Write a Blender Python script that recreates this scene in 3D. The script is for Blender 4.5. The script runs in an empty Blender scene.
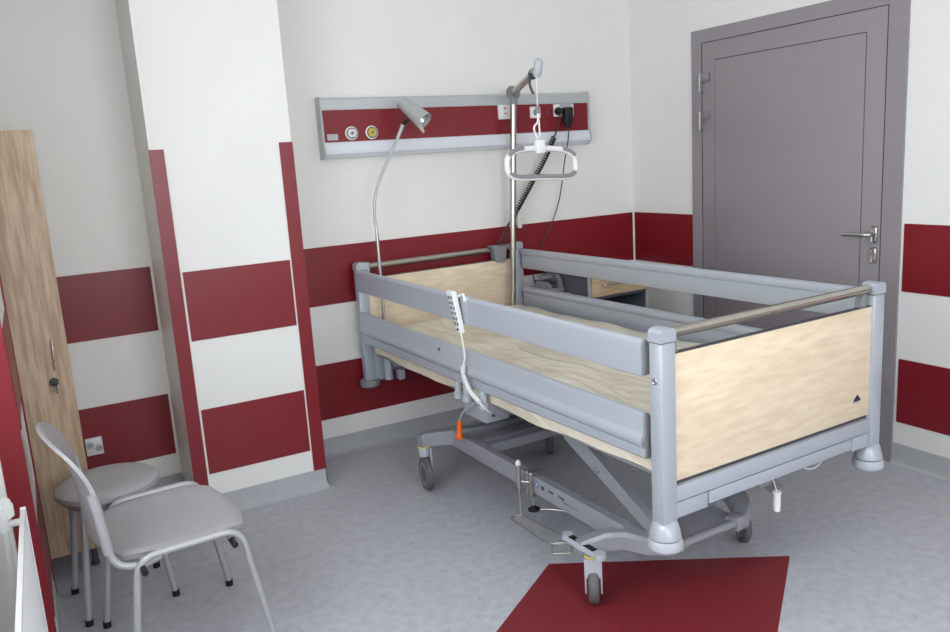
import bpy, bmesh, math, random
from mathutils import Vector, Matrix
random.seed(7)
C = bpy.context.scene.collection
PI = math.pi
V = Vector

# ------------------------------------------------------------------ materials
def lin(c):
    return tuple(((x/255)/12.92 if x/255 <= .04045 else ((x/255+.055)/1.055)**2.4) for x in c) + (1,)
def mat(name, col, rough=.5, metal=0, bump=0, bscale=60, coat=0, var=0, vscale=8, spec=.5, trans=0):
    m = bpy.data.materials.new(name); m.use_nodes = True
    nt = m.node_tree; b = nt.nodes['Principled BSDF']
    b.inputs['Base Color'].default_value = lin(col)
    b.inputs['Roughness'].default_value = rough; b.inputs['Metallic'].default_value = metal
    b.inputs['Specular IOR Level'].default_value = spec
    b.inputs['Coat Weight'].default_value = coat; b.inputs['Coat Roughness'].default_value = .12
    if trans: b.inputs['Transmission Weight'].default_value = trans
    tc = nt.nodes.new('ShaderNodeTexCoord')
    if var:
        n = nt.nodes.new('ShaderNodeTexNoise'); n.inputs['Scale'].default_value = vscale; n.inputs['Detail'].default_value = 5
        nt.links.new(tc.outputs['Object'], n.inputs['Vector'])
        r = nt.nodes.new('ShaderNodeValToRGB'); c = lin(col)
        r.color_ramp.elements[0].position = .3; r.color_ramp.elements[1].position = .7
        r.color_ramp.elements[0].color = tuple(x*(1-var) for x in c[:3]) + (1,)
        r.color_ramp.elements[1].color = tuple(min(1, x*(1+var)) for x in c[:3]) + (1,)
        nt.links.new(n.outputs['Fac'], r.inputs['Fac']); nt.links.new(r.outputs['Color'], b.inputs['Base Color'])
    if bump:
        n = nt.nodes.new('ShaderNodeTexNoise'); n.inputs['Scale'].default_value = bscale; n.inputs['Detail'].default_value = 4
        nt.links.new(tc.outputs['Object'], n.inputs['Vector'])
        bp = nt.nodes.new('ShaderNodeBump'); bp.inputs['Strength'].default_value = bump; bp.inputs['Distance'].default_value = .01
        nt.links.new(n.outputs['Fac'], bp.inputs['Height']); nt.links.new(bp.outputs['Normal'], b.inputs['Normal'])
    return m
def wood(name, dark, light, grain, rough=.42):
    """oak laminate; grain = scale vector, small along the grain"""
    m = bpy.data.materials.new(name); m.use_nodes = True
    nt = m.node_tree; b = nt.nodes['Principled BSDF']; b.inputs['Roughness'].default_value = rough
    b.inputs['Specular IOR Level'].default_value = .35
    tc = nt.nodes.new('ShaderNodeTexCoord')
    mp = nt.nodes.new('ShaderNodeMapping'); mp.inputs['Scale'].default_value = grain
    nt.links.new(tc.outputs['Object'], mp.inputs['Vector'])
    n1 = nt.nodes.new('ShaderNodeTexNoise'); n1.inputs['Scale'].default_value = 1.0; n1.inputs['Detail'].default_value = 3; n1.inputs['Distortion'].default_value = 1.4
    n2 = nt.nodes.new('ShaderNodeTexNoise'); n2.inputs['Scale'].default_value = 7.0; n2.inputs['Detail'].default_value = 9
    w = nt.nodes.new('ShaderNodeMath'); w.operation = 'MULTIPLY'; w.inputs[1].default_value = 9
    s = nt.nodes.new('ShaderNodeMath'); s.operation = 'SINE'
    nt.links.new(mp.outputs['Vector'], n1.inputs['Vector']); nt.links.new(mp.outputs['Vector'], n2.inputs['Vector'])
    nt.links.new(n1.outputs['Fac'], w.inputs[0]); nt.links.new(w.outputs[0], s.inputs[0])
    a = nt.nodes.new('ShaderNodeMath'); a.operation = 'MULTIPLY_ADD'; a.inputs[1].default_value = .11
    nt.links.new(s.outputs[0], a.inputs[0]); nt.links.new(n2.outputs['Fac'], a.inputs[2])
    r = nt.nodes.new('ShaderNodeValToRGB'); r.color_ramp.elements[0].position = .28; r.color_ramp.elements[1].position = .72
    r.color_ramp.elements[0].color = lin(dark); r.color_ramp.elements[1].color = lin(light)
    nt.links.new(a.outputs[0], r.inputs['Fac']); nt.links.new(r.outputs['Color'], b.inputs['Base Color'])
    return m
def vinyl_floor():
    m = mat('grey speckled vinyl', (163, 165, 171), .42, spec=.4)
    nt = m.node_tree; b = nt.nodes['Principled BSDF']; tc = nt.nodes.new('ShaderNodeTexCoord')
    mp = nt.nodes.new('ShaderNodeMapping'); mp.inputs['Scale'].default_value = (1, .45, 1); mp.inputs['Rotation'].default_value = (0, 0, .5)
    nt.links.new(tc.outputs['Object'], mp.inputs['Vector'])
    vo = nt.nodes.new('ShaderNodeTexVoronoi'); vo.inputs['Scale'].default_value = 30; vo.inputs['Randomness'].default_value = 1
    nt.links.new(mp.outputs['Vector'], vo.inputs['Vector'])
    r = nt.nodes.new('ShaderNodeValToRGB'); r.color_ramp.elements[0].position = .07; r.color_ramp.elements[1].position = .16
    r.color_ramp.elements[0].color = lin((160, 163, 172)); r.color_ramp.elements[1].color = lin((179, 182, 189))
    nt.links.new(vo.outputs['Distance'], r.inputs['Fac'])
    n = nt.nodes.new('ShaderNodeTexNoise'); n.inputs['Scale'].default_value = 26; n.inputs['Detail'].default_value = 6
    nt.links.new(tc.outputs['Object'], n.inputs['Vector'])
    r2 = nt.nodes.new('ShaderNodeValToRGB'); r2.color_ramp.elements[0].position = .35; r2.color_ramp.elements[1].position = .65
    r2.color_ramp.elements[0].color = (.9, .9, .9, 1); r2.color_ramp.elements[1].color = (1.05, 1.05, 1.05, 1)
    nt.links.new(n.outputs['Fac'], r2.inputs['Fac'])
    mx = nt.nodes.new('ShaderNodeMix'); mx.data_type = 'RGBA'; mx.blend_type = 'MULTIPLY'; mx.inputs[0].default_value = 1
    nt.links.new(r.outputs['Color'], mx.inputs[6]); nt.links.new(r2.outputs['Color'], mx.inputs[7])
    nt.links.new(mx.outputs[2], b.inputs['Base Color'])
    return m
M = dict(
    wall=mat('off white wall paint', (228, 228, 225), .5, bump=.03, bscale=90, var=.015, vscale=3),
    ceil=mat('white ceiling paint', (235, 235, 232), .8),
    red=mat('dark red wall panel', (122, 20, 31), .34, bump=.02, bscale=200, spec=.5),
    redf=mat('dark red floor vinyl', (120, 36, 44), .42, var=.05, vscale=30),
    floor=vinyl_floor(),
    skirt=mat('grey vinyl skirting', (172, 174, 178), .5, var=.04, vscale=30),
    door=mat('warm grey door lacquer', (143, 137, 142), .33, spec=.5),
    seam=mat('dark rubber seam', (60, 57, 60), .8),
    steel=mat('brushed stainless steel', (196, 194, 190), .32, 1),
    tube=mat('matt steel tube', (178, 173, 164), .26, 1),
    hinge=mat('satin hinge metal', (150, 145, 148), .4, .6),
    chrome=mat('chrome', (220, 220, 220), .12, 1),
    bed=mat('silver grey bed lacquer', (174, 180, 190), .36, .2, spec=.5),
    bed2=mat('silver grey under frame lacquer', (146, 148, 155), .4, .15),
    bedl=mat('light grey plastic', (172, 176, 184), .42),
    plast=mat('mid grey plastic', (128, 130, 134), .45),
    dark=mat('dark grey rubber', (70, 70, 74), .55),
    tyre=mat('grey tyre rubber', (92, 92, 95), .6),
    black=mat('black plastic', (22, 22, 24), .4),
    white=mat('white plastic', (222, 223, 224), .35),
    whitep=mat('white radiator enamel', (236, 237, 238), .28),
    yellow=mat('yellow ring plastic', (218, 205, 60), .4),
    gold=mat('yellow gas outlet plastic', (214, 184, 60), .35),
    orange=mat('orange plastic', (236, 104, 30), .4),
    blue=mat('blue print', (60, 110, 170), .5),
    navy=mat('dark blue print', (24, 34, 66), .4),
    pink=mat('red button plastic', (200, 50, 60), .4),
    chair=mat('grey moulded chair plastic', (162, 161, 165), .42, bump=.03, bscale=400),
    chairf=mat('grey painted chair tube', (170, 171, 174), .35, .2),
    alu=mat('light aluminium lacquer', (188, 191, 194), .36, .25),
    lens=mat('frosted light cover', (214, 217, 226), .4),
    lampg=mat('silver lamp lacquer', (180, 182, 184), .35, .3),
    ledge=mat('dark grey cabinet board', (92, 97, 106), .5),
    cream=mat('cream mattress cover', (222, 210, 192), .4),
    oak=wood('light oak laminate', (216, 196, 170), (234, 218, 194), (1.3, 1.3, 6.0)),
    oakv=wood('sonoma oak cabinet laminate', (166, 141, 118), (210, 187, 162), (10.0, 10.0, .9)),
    oakd=wood('oak drawer laminate', (190, 164, 130), (222, 196, 160), (2, 2, 9)),
)
def mattress_mat():
    m = M['cream']; nt = m.node_tree; b = nt.nodes['Principled BSDF']
    tc = nt.nodes.new('ShaderNodeTexCoord')
    mp = nt.nodes.new('ShaderNodeMapping'); mp.inputs['Scale'].default_value = (5, 1.3, 5); mp.inputs['Rotation'].default_value = (0, 0, .25)
    n = nt.nodes.new('ShaderNodeTexNoise'); n.inputs['Scale'].default_value = 1.6; n.inputs['Detail'].default_value = 4; n.inputs['Distortion'].default_value = 1.6
    nt.links.new(tc.outputs['Object'], mp.inputs['Vector']); nt.links.new(mp.outputs['Vector'], n.inputs['Vector'])
    bp = nt.nodes.new('ShaderNodeBump'); bp.inputs['Strength'].default_value = .75; bp.inputs['Distance'].default_value = .05
    nt.links.new(n.outputs['Fac'], bp.inputs['Height'])
    b.inputs['Coat Weight'].default_value = .6; b.inputs['Coat Roughness'].default_value = .18
    nt.links.new(bp.outputs['Normal'], b.inputs['Coat Normal'])
    bp2 = nt.nodes.new('ShaderNodeBump'); bp2.inputs['Strength'].default_value = .22; bp2.inputs['Distance'].default_value = .05
    nt.links.new(n.outputs['Fac'], bp2.inputs['Height']); nt.links.new(bp2.outputs['Normal'], b.inputs['Normal'])
    r = nt.nodes.new('ShaderNodeValToRGB'); r.color_ramp.elements[0].position = .35; r.color_ramp.elements[1].position = .6
    r.color_ramp.elements[0].color = lin((216, 205, 184)); r.color_ramp.elements[1].color = lin((229, 221, 203))
    nt.links.new(n.outputs['Fac'], r.inputs['Fac']); nt.links.new(r.outputs['Color'], b.inputs['Base Color'])
mattress_mat()

# ------------------------------------------------------------------ mesh helpers
def box(bm, x0, x1, y0, y1, z0, z1, bev=0, seg=2):
    r = bmesh.ops.create_cube(bm, size=1)
    vs = r['verts']
    for v in vs:
        v.co = V(((x0+x1)/2+v.co.x*(x1-x0), (y0+y1)/2+v.co.y*(y1-y0), (z0+z1)/2+v.co.z*(z1-z0)))
    if bev:
        es = list({e for v in vs for e in v.link_edges})
        bmesh.ops.bevel(bm, geom=es, offset=bev, segments=seg, profile=.5, affect='EDGES')
def frame_of(d):
    d = d.normalized(); a = V((0, 0, 1)) if abs(d.z) < .95 else V((1, 0, 0))
    s = d.cross(a).normalized(); return s, s.cross(d).normalized()
def cyl(bm, a, b, r, r2=None, n=20, cap=True):
    a, b = V(a), V(b); r2 = r if r2 is None else r2
    s, t = frame_of(b-a)
    A = [bm.verts.new(a+(s*math.cos(2*PI*i/n)+t*math.sin(2*PI*i/n))*r) for i in range(n)]
    B = [bm.verts.new(b+(s*math.cos(2*PI*i/n)+t*math.sin(2*PI*i/n))*r2) for i in range(n)]
    for i in range(n): bm.faces.new((A[i], A[(i+1) % n], B[(i+1) % n], B[i]))
    if cap: bm.faces.new(A[::-1]); bm.faces.new(B)
def lathe(bm, prof, o=(0, 0, 0), ax=(0, 0, 1), n=24):
    """prof: (radius, distance along axis) pairs"""
    o, ax = V(o), V(ax).normalized(); s, t = frame_of(ax); rings = []
    for r, h in prof:
        if r < 1e-5: rings.append([bm.verts.new(o+ax*h)])
        else: rings.append([bm.verts.new(o+ax*h+(s*math.cos(2*PI*i/n)+t*math.sin(2*PI*i/n))*r) for i in range(n)])
    for P, Q in zip(rings, rings[1:]):
        for i in range(n):
            j = (i+1) % n
            if len(P) == 1 and len(Q) == 1: continue
            if len(P) == 1: bm.faces.new((P[0], Q[j], Q[i]))
            elif len(Q) == 1: bm.faces.new((P[i], P[j], Q[0]))
            else: bm.faces.new((P[i], P[j], Q[j], Q[i]))
    if len(rings[0]) > 1: bm.faces.new(rings[0][::-1])
    if len(rings[-1]) > 1: bm.faces.new(rings[-1])
def smooth_path(pts, k=8, closed=False):
    P = [V(p) for p in pts]; n = len(P); out = []
    rng = range(n) if closed else range(n-1)
    for i in rng:
        p0 = P[(i-1) % n] if closed or i > 0 else P[0]*2-P[1]
        p1 = P[i]; p2 = P[(i+1) % n]
        p3 = P[(i+2) % n] if closed or i+2 < n else P[-1]*2-P[-2]
        for j in range(k):
            t = j/k
            out.append(.5*((2*p1)+(p2-p0)*t+(2*p0-5*p1+4*p2-p3)*t*t+(3*p1-p0-3*p2+p3)*t**3))
    if not closed: out.append(P[-1])
    return out
def bend_path(pts, r, k=6):
    """polyline with its corners rounded"""
    P = [V(p) for p in pts]; out = [P[0]]
    for i in range(1, len(P)-1):
        a, b, c = P[i-1], P[i], P[i+1]
        ra = min(r, (a-b).length*.49); rc = min(r, (c-b).length*.49)
        p, q = b+(a-b).normalized()*ra, b+(c-b).normalized()*rc
        for j in range(k+1):
            t = j/k; out.append(p*(1-t)**2+b*2*t*(1-t)+q*t*t)
    out.append(P[-1]); return out
def tube(bm, path, r, n=12, closed=False, rf=None):
    P = [V(p) for p in path]; m = len(P)
    T = []
    for i in range(m):
        a = P[(i-1) % m] if closed or i else P[i]; b = P[(i+1) % m] if closed or i < m-1 else P[i]
        T.append((b-a).normalized())
    s, _ = frame_of(T[0]); rings = []
    for i in range(m):
        s = (s-T[i]*s.dot(T[i])).normalized(); t = T[i].cross(s)
        rr = r if rf is None else rf(i/(m-1))
        rings.append([bm.verts.new(P[i]+(s*math.cos(2*PI*j/n)+t*math.sin(2*PI*j/n))*rr) for j in range(n)])
    for i in range(m if closed else m-1):
        A, B = rings[i], rings[(i+1) % m]
        for j in range(n): bm.faces.new((A[j], A[(j+1) % n], B[(j+1) % n], B[j]))
    if not closed: bm.faces.new(rings[0][::-1]); bm.faces.new(rings[-1])
def prism(bm, poly, axis, a, b):
    """closed polygon in the two other axes (in order) extruded along axis from a to b"""
    def mk(p, h):
        return {'x': V((h, p[0], p[1])), 'y': V((p[0], h, p[1])), 'z': V((p[0], p[1], h))}[axis]
    A = [bm.verts.new(mk(p, a)) for p in poly]; B = [bm.verts.new(mk(p, b)) for p in poly]; n = len(poly)
    for i in range(n): bm.faces.new((A[i], A[(i+1) % n], B[(i+1) % n], B[i]))
    bm.faces.new(A[::-1]); bm.faces.new(B)
def beam(bm, pts, w):
    """box section beam: pts = (x, y, z0, z1), w = widths"""
    rings = []
    for i, (x, y, z0, z1) in enumerate(pts):
        a = pts[max(0, i-1)]; b = pts[min(len(pts)-1, i+1)]
        d = V((b[0]-a[0], b[1]-a[1], 0)).normalized(); s = V((-d.y, d.x, 0))*w[i]/2; c = V((x, y, 0)); e = .012
        rings.append([bm.verts.new(v) for v in (c-s+V((0, 0, z0)), c+s+V((0, 0, z0)), c+s+V((0, 0, z1-e)), c+s*.7+V((0, 0, z1)), c-s*.7+V((0, 0, z1)), c-s+V((0, 0, z1-e)))])
    for P, Q in zip(rings, rings[1:]):
        for j in range(6): bm.faces.new((P[j], P[(j+1) % 6], Q[(j+1) % 6], Q[j]))
    bm.faces.new(rings[0][::-1]); bm.faces.new(rings[-1])
def shell(bm, f, g, nu, nv):
    """two-sided grid: f(u,v) upper, g(u,v) lower, u,v in -1..1"""
    A = [[bm.verts.new(f(-1+2*i/nu, -1+2*j/nv)) for j in range(nv+1)] for i in range(nu+1)]
    B = [[bm.verts.new(g(-1+2*i/nu, -1+2*j/nv)) for j in range(nv+1)] for i in range(nu+1)]
    for i in range(nu):
        for j in range(nv):
            bm.faces.new((A[i][j], A[i+1][j], A[i+1][j+1], A[i][j+1])); bm.faces.new((B[i][j], B[i][j+1], B[i+1][j+1], B[i+1][j]))
    rim = [(i, 0) for i in range(nu)]+[(nu, j) for j in range(nv)]+[(i, nv) for i in range(nu, 0, -1)]+[(0, j) for j in range(nv, 0, -1)]
    for k in range(len(rim)):
        a, b = rim[k], rim[(k+1) % len(rim)]
        bm.faces.new((A[a[0]][a[1]], B[a[0]][a[1]], B[b[0]][b[1]], A[b[0]][b[1]]))
def obj(name, fill, m, parent=None, loc=(0, 0, 0), sharp=35, rotz=0):
    bm = bmesh.new(); fill(bm)
    bmesh.ops.recalc_face_normals(bm, faces=bm.faces)
    me = bpy.data.meshes.new(name); bm.to_mesh(me); bm.free()
    for p in me.polygons: p.use_smooth = True
    me.set_sharp_from_angle(angle=math.radians(sharp))
    me.materials.append(m)
    o = bpy.data.objects.new(name, me); C.objects.link(o); o.location = loc; o.rotation_euler.z = rotz
    if parent: o.parent = parent
    return o
def many(*fs):
    def f(bm):
        for g in fs: g(bm)
    return f
def thing(name, label, cat, loc=(0, 0, 0), rotz=0, group=None):
    o = bpy.data.objects.new(name, None); C.objects.link(o); o.empty_display_size = .1
    o.location = loc; o.rotation_euler = (0, 0, rotz); o['label'] = label; o['category'] = cat
    if group: o['group'] = group
    return o
def tag(o, label, cat, group=None):
    o['label'] = label; o['category'] = cat
    if group: o['group'] = group
    return o
def struct(name, fill, m, label=None, cat='structure', sharp=35):
    o = obj(name, fill, m, sharp=sharp); o['kind'] = 'structure'; o['category'] = cat
    if label: o['label'] = label
    return o
def B(*a, **k): return lambda bm: box(bm, *a, **k)
def CY(*a, **k): return lambda bm: cyl(bm, *a, **k)
def LA(*a, **k): return lambda bm: lathe(bm, *a, **k)
def TU(*a, **k): return lambda bm: tube(bm, *a, **k)
def PR(*a, **k): return lambda bm: prism(bm, *a, **k)

# ------------------------------------------------------------------ the room
XL, YB, H = -3.72, -5.6, 2.9                      # left wall, rear wall, ceiling height
Z1T, Z1B, Z2T, Z2B, ZS = 1.1143, .8120, .5008, .2023, .0982
PX0, PX1, PY = -2.8778, -2.2806, -.397            # pillar
QX, QY0, QY1 = -3.468, -1.33, -.80                # pilaster on the left wall
struct('floor', B(XL-.3, .2, YB-.2, .2, -.1, 0), M['floor'], 'grey speckled vinyl floor', 'floor')
struct('ceiling', B(XL-.3, .2, YB-.2, .2, H, H+.1), M['ceil'], 'white ceiling', 'ceiling')
struct('wall_back', B(XL, .12, 0, .12, 0, H), M['wall'], 'white wall behind the bed', 'wall')
struct('wall_right', B(0, .12, YB, 0, 0, H), M['wall'], 'white wall with the grey door', 'wall')
RX0, RX1 = -3.3, -1.1
struct('wall_rear', many(B(XL, RX0, YB-.25, YB, 0, H), B(RX1, 0, YB-.25, YB, 0, H), B(RX0, RX1, YB-.25, YB, 0, .92), B(RX0, RX1, YB-.25, YB, 2.45, H)), M['wall'], 'white wall opposite the bed head wall', 'wall')
wins = [(-3.35, -1.55), (-5.3, -3.75)]; WZ0, WZ1 = .92, 2.45
def wall_left(bm):
    ys = [YB, -5.3, -3.75, -3.35, -1.55, 0]
    for i in range(5):
        if i % 2 == 0: box(bm, XL-.25, XL, ys[i], ys[i+1], 0, H)
        else:
            box(bm, XL-.25, XL, ys[i], ys[i+1], 0, WZ0); box(bm, XL-.25, XL, ys[i], ys[i+1], WZ1, H)
struct('wall_left', wall_left, M['wall'], 'white wall with the window niche and radiator', 'wall')
struct('wall_pilaster', B(XL, QX, QY0, QY1, 0, H), M['wall'], 'narrow wall projection beside the radiator', 'wall')
struct('wall_pillar', B(PX0, PX1, PY, 0, 0, H), M['wall'], 'white pillar with dark red corner guards and bands', 'wall')
# windows
gl = bpy.data.materials.new('window glass'); gl.use_nodes = True
nt = gl.node_tree; nt.nodes.remove(nt.nodes['Principled BSDF'])
tr = nt.nodes.new('ShaderNodeBsdfTransparent'); gs = nt.nodes.new('ShaderNodeBsdfGlossy'); gs.inputs['Roughness'].default_value = .02
mx = nt.nodes.new('ShaderNodeMixShader'); mx.inputs[0].default_value = .06
nt.links.new(tr.outputs[0], mx.inputs[1]); nt.links.new(gs.outputs[0], mx.inputs[2]); nt.links.new(mx.outputs[0], nt.nodes['Material Output'].inputs[0])
for k, (y0, y1) in enumerate(wins):
    def fr(bm):
        w = .07; x0, x1 = XL-.17, XL-.1
        box(bm, x0, x1, y0, y1, WZ0, WZ0+w); box(bm, x0, x1, y0, y1, WZ1-w, WZ1)
        box(bm, x0, x1, y0, y0+w, WZ0+w, WZ1-w); box(bm, x0, x1, y1-w, y1, WZ0+w, WZ1-w)
        ym = (y0+y1)/2; box(bm, x0, x1, ym-w/2, ym+w/2, WZ0+w, WZ1-w)
    f = struct('window_%d' % (k+1), fr, M['white'], 'white window frame over the radiator' if k == 0 else 'white window frame at the rear of the room', 'window')
    obj('pane', B(XL-.137, XL-.133, y0+.05, y1-.05, WZ0+.05, WZ1-.05), gl, f)
    obj('window_sill', B(XL-.1, XL+.06, y0-.03, y1+.03, WZ0-.03, WZ0), M['white'], f)
def fr3(bm):
    w = .07; y0, y1 = YB-.17, YB-.1
    box(bm, RX0, RX1, y0, y1, WZ0, WZ0+w); box(bm, RX0, RX1, y0, y1, WZ1-w, WZ1)
    for x in (RX0, (RX0+RX1)/2-w/2, RX1-w): box(bm, x, x+w, y0, y1, WZ0+w, WZ1-w)
f = struct('window_3', fr3, M['white'], 'white window frame in the wall opposite the bed', 'window')
obj('pane', B(RX0+.05, RX1-.05, YB-.137, YB-.133, WZ0+.05, WZ1-.05), gl, f)
obj('window_sill', B(RX0-.03, RX1+.03, YB-.1, YB+.06, WZ0-.03, WZ0), M['white'], f)
# vinyl skirting running up the walls, cove at the floor
def skirt(x0, y0, x1, y1, nx, ny):
    """run from (x0,y0) to (x1,y1), outward normal nx,ny"""
    def f(bm):
        t = .004
        prof = [(0, ZS), (t, ZS), (t, .03), (.008, .012), (.018, .004), (.03, .0015), (.03, 0), (0, 0)]
        A = [bm.verts.new((x0+nx*p[0], y0+ny*p[0], p[1])) for p in prof]; Bv = [bm.verts.new((x1+nx*p[0], y1+ny*p[0], p[1])) for p in prof]
        n = len(prof)
        for i in range(n): bm.faces.new((A[i], A[(i+1) % n], Bv[(i+1) % n], Bv[i]))
        bm.faces.new(A[::-1]); bm.faces.new(Bv)
    return f
struct('baseboard_back', many(skirt(XL, 0, PX0, 0, 0, -1), skirt(PX1, 0, 0, 0, 0, -1)), M['skirt'], 'grey vinyl skirting along the bed head wall', 'skirting')
struct('baseboard_pillar', many(skirt(PX0, PY, PX1+.004, PY, 0, -1), skirt(PX0, PY-.004, PX0, 0, -1, 0), skirt(PX1, PY-.004, PX1, 0, 1, 0)), M['skirt'], 'grey vinyl skirting around the pillar', 'skirting')
struct('baseboard_right', many(skirt(0, -.53, 0, 0, -1, 0), skirt(0, YB, 0, -1.793, -1, 0)), M['skirt'], 'grey vinyl skirting beside the door', 'skirting')
struct('baseboard_left', many(skirt(QX, QY0, QX, QY1, 1, 0), skirt(XL, YB, XL, QY0, 1, 0)), M['skirt'], 'grey vinyl skirting along the left wall', 'skirting')
# dark red bands and corner guards, thin wall panels
T = .004; tn = [0]
def trim(fill, m, label, cat='wall panel'):
    tn[0] += 1; return struct('trim_%d' % tn[0], fill, m, label, cat)
for z0, z1, w in ((Z1B, Z1T, 'upper'), (Z2B, Z2T, 'lower')):
    trim(B(XL+.01, PX0-.012, -T, 0, z0, z1), M['red'], w+' dark red band between cabinet and pillar')
    trim(B(PX1+.01, -.012, -T, 0, z0, z1), M['red'], w+' dark red band behind the bed head')
    trim(B(-T, 0, -.535, -.014, z0, z1), M['red'], w+' dark red band between corner and door')
    trim(B(-T, 0, YB, -1.806, z0, z1), M['red'], w+' dark red band right of the door')
    trim(B(-2.812, -2.346, PY-T, PY, z0, z1), M['red'], w+' dark red band on the pillar front')
    trim(B(QX, QX+T, QY0+.01, QY1-.035, z0, z1), M['red'], w+' dark red band beside the radiator')
G = .006
trim(B(PX0-.003, -2.822, PY-G, PY, ZS, 1.628), M['red'], 'dark red corner guard on the left edge of the pillar', 'corner guard')
trim(B(-2.338, PX1+.003, PY-G, PY, ZS, 1.634), M['red'], 'dark red corner guard on the right edge of the pillar', 'corner guard')
trim(B(QX-.062, QX+.001, QY0-G, QY0, ZS, 1.63), M['red'], 'dark red corner guard beside the radiator', 'corner guard')
trim(B(QX, QX+.006, QY1-.03, QY1+.003, .04, 1.63), M['red'], 'dark red corner guard in front of the tall cabinet', 'corner guard')
# red vinyl parallelogram laid in the floor
trim(PR([(-1.839, -1.638), (-1.086, -2.112), (-2.05, -2.80), (-2.79, -2.28)], 'z', 0, .0012), M['redf'], 'dark red parallelogram inlaid in the grey floor', 'floor inlay')

# ------------------------------------------------------------------ door
dr = struct('door_1', many(B(-.012, 0, -.605, -.530, 0, 2.117), B(-.012, 0, -1.792, -1.703, 0, 2.117), B(-.012, 0, -1.703, -.605, 2.049, 2.117)), M['door'],
            'closed grey door with steel handle in a grey frame', 'door')
leaf = obj('door_leaf', B(-.010, 0, -1.699, -.609, .006, 2.045, bev=.001), M['door'], dr)
obj('seam', many(B(-.0125, -.0005, -1.703, -1.699, 0, 2.049), B(-.0108, -.0005, -.609, -.605, 0, 2.049), B(-.0108, -.0005, -1.699, -.609, 2.045, 2.049)), M['seam'], dr)
obj('door_panel', B(-.0135, -.009, -1.598, -.708, .15, 1.948, bev=.001), M['door'], leaf)
obj('panel_groove', many(B(-.0118, -.009, -1.601, -.705, 1.948, 1.952), B(-.0118, -.009, -.708, -.705, .15, 1.95), B(-.0112, -.009, -1.6005, -1.598, .15, 1.95)), M['seam'], leaf)
hd = obj('handle', TU(bend_path([(-.012, -1.672, 1.062), (-.062, -1.672, 1.062), (-.065, -1.545, 1.060)], .03), .0095), M['steel'], leaf)
obj('handle_plate', many(B(-.018, -.009, -1.688, -1.656, 1.022, 1.100, bev=.012, seg=4)), M['steel'], leaf)
lk = obj('lock_plate', B(-.018, -.009, -1.688, -1.656, .930, 1.003, bev=.012, seg=4), M['steel'], leaf)
obj('key_cylinder', many(CY((-.010, -1.672, .972), (-.022, -1.672, .972), .009), B(-.021, -.012, -1.677, -1.667, .945, .972)), M['chrome'], lk)
for z in (1.862, 1.662, .35):
    obj('hinge', many(B(-.020, -.009, -.665, -.60, z-.018, z+.026, bev=.003), CY((-.022, -.600, z-.075), (-.022, -.600, z+.026), .010), B(-.017, -.009, -.612, -.580, z-.07, z-.022, bev=.003)), M['hinge'], dr)

# ------------------------------------------------------------------ bed
BTH = .02787; bx, by = -1.82985, -2.26864
cs, sn = math.cos(BTH), math.sin(BTH)
OFF = V((-.4825, -1.10, 0))
def W(x, y, z):                                    # bed coordinates -> world
    return V((bx+x*cs-y*sn, by+x*sn+y*cs, z))
bed = thing('hospital_bed', 'height adjustable hospital bed with oak boards and silver grey side rails', 'bed', W(.4825, 1.10, 0), BTH)
def bp(name, fill, m, parent=bed, label=None):
    o = obj(name, fill, m, parent, loc=OFF if parent is bed else (0, 0, 0))
    if label: o['label'] = label
    return o
def post(x0, x1, y0, y1, zt, zb, head):
    def f(bm):
        box(bm, x0, x1, y0, y1, zb+(.036 if head else .08), zt-.042, bev=.006)
        # rounded cap
        ym = (y0+y1)/2; r = (y1-y0)/2
        prof = [(x0-.001, zt-.040), (x0-.001, zt-.012), (x0+.006, zt-.003), (x0+.02, zt), (x1-.02, zt), (x1-.006, zt-.003), (x1+.001, zt-.012), (x1+.001, zt-.040)]
        prism(bm, prof, 'y', y0-.001, y1+.001)
        cx = (x0+x1)/2
        # flared foot over the bumper
        n = 24; rings = []
        for t, z in (() if head else ((0, zb+.092), (.22, zb+.088), (.5, zb+.078), (.78, zb+.063), (.95, zb+.052), (1, zb+.044))):
            ring = []
            for i in range(n):
                a = 2*PI*i/n; c, s = math.cos(a), math.sin(a)
                k = 1/max(abs(c)/((x1-x0)/2), abs(s)/((y1-y0)/2)); R = .048
                q = k*(1-t)+R*t; ring.append(bm.verts.new((cx+c*q, ym+s*q, z)))
            rings.append(ring)
        for P, Q in zip(rings, rings[1:]):
            for i in range(n): bm.faces.new((P[i], P[(i+1) % n], Q[(i+1) % n], Q[i]))
        if rings: bm.faces.new(rings[0]); bm.faces.new(rings[-1][::-1])
    p = bp('corner_post', f, M['bed'])
    cx, ym = (x0+x1)/2, (y0+y1)/2
    if not head:
        bp('bumper_roller', LA([(.03, 0), (.046, .003), (.052, .011), (.052, .031), (.047, .039), (.03, .042)], (cx, ym, zb)), M['bedl'], p)
    else:
        bp('bumper_roller', LA([(.03, 0), (.050, .003), (.055, .010), (.055, .032), (.05, .038), (.03, .038)], (cx, ym, zb)), M['plast'], p)
    return p
PZT, PZB = 1.012, .329
lp = post(-.036, .022, -.030, .020, PZT, PZB, False)
rp = post(.957, 1.014, -.030, .020, PZT, PZB, False)
lh = post(-.028, .030, 2.172, 2.222, PZT+.010, .358, True)
rh = post(.944, 1.004, 2.172, 2.222, PZT+.014, .358, True)
bp('cap_screw', LA([(.010, 0), (.010, .002), (.007, .003), (.004, .0015), (0, .0015)], (-.0355, -.004, .857), (-1, 0, 0)), M['steel'], lp)
for x0, x1, p in ((-.036, .022, lp), (.957, 1.014, rp)):
    bp('cap_seam', B(x0-.0004, x1+.0004, -.0305, .0205,   .9692, .9702), M['plast'], p)
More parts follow.
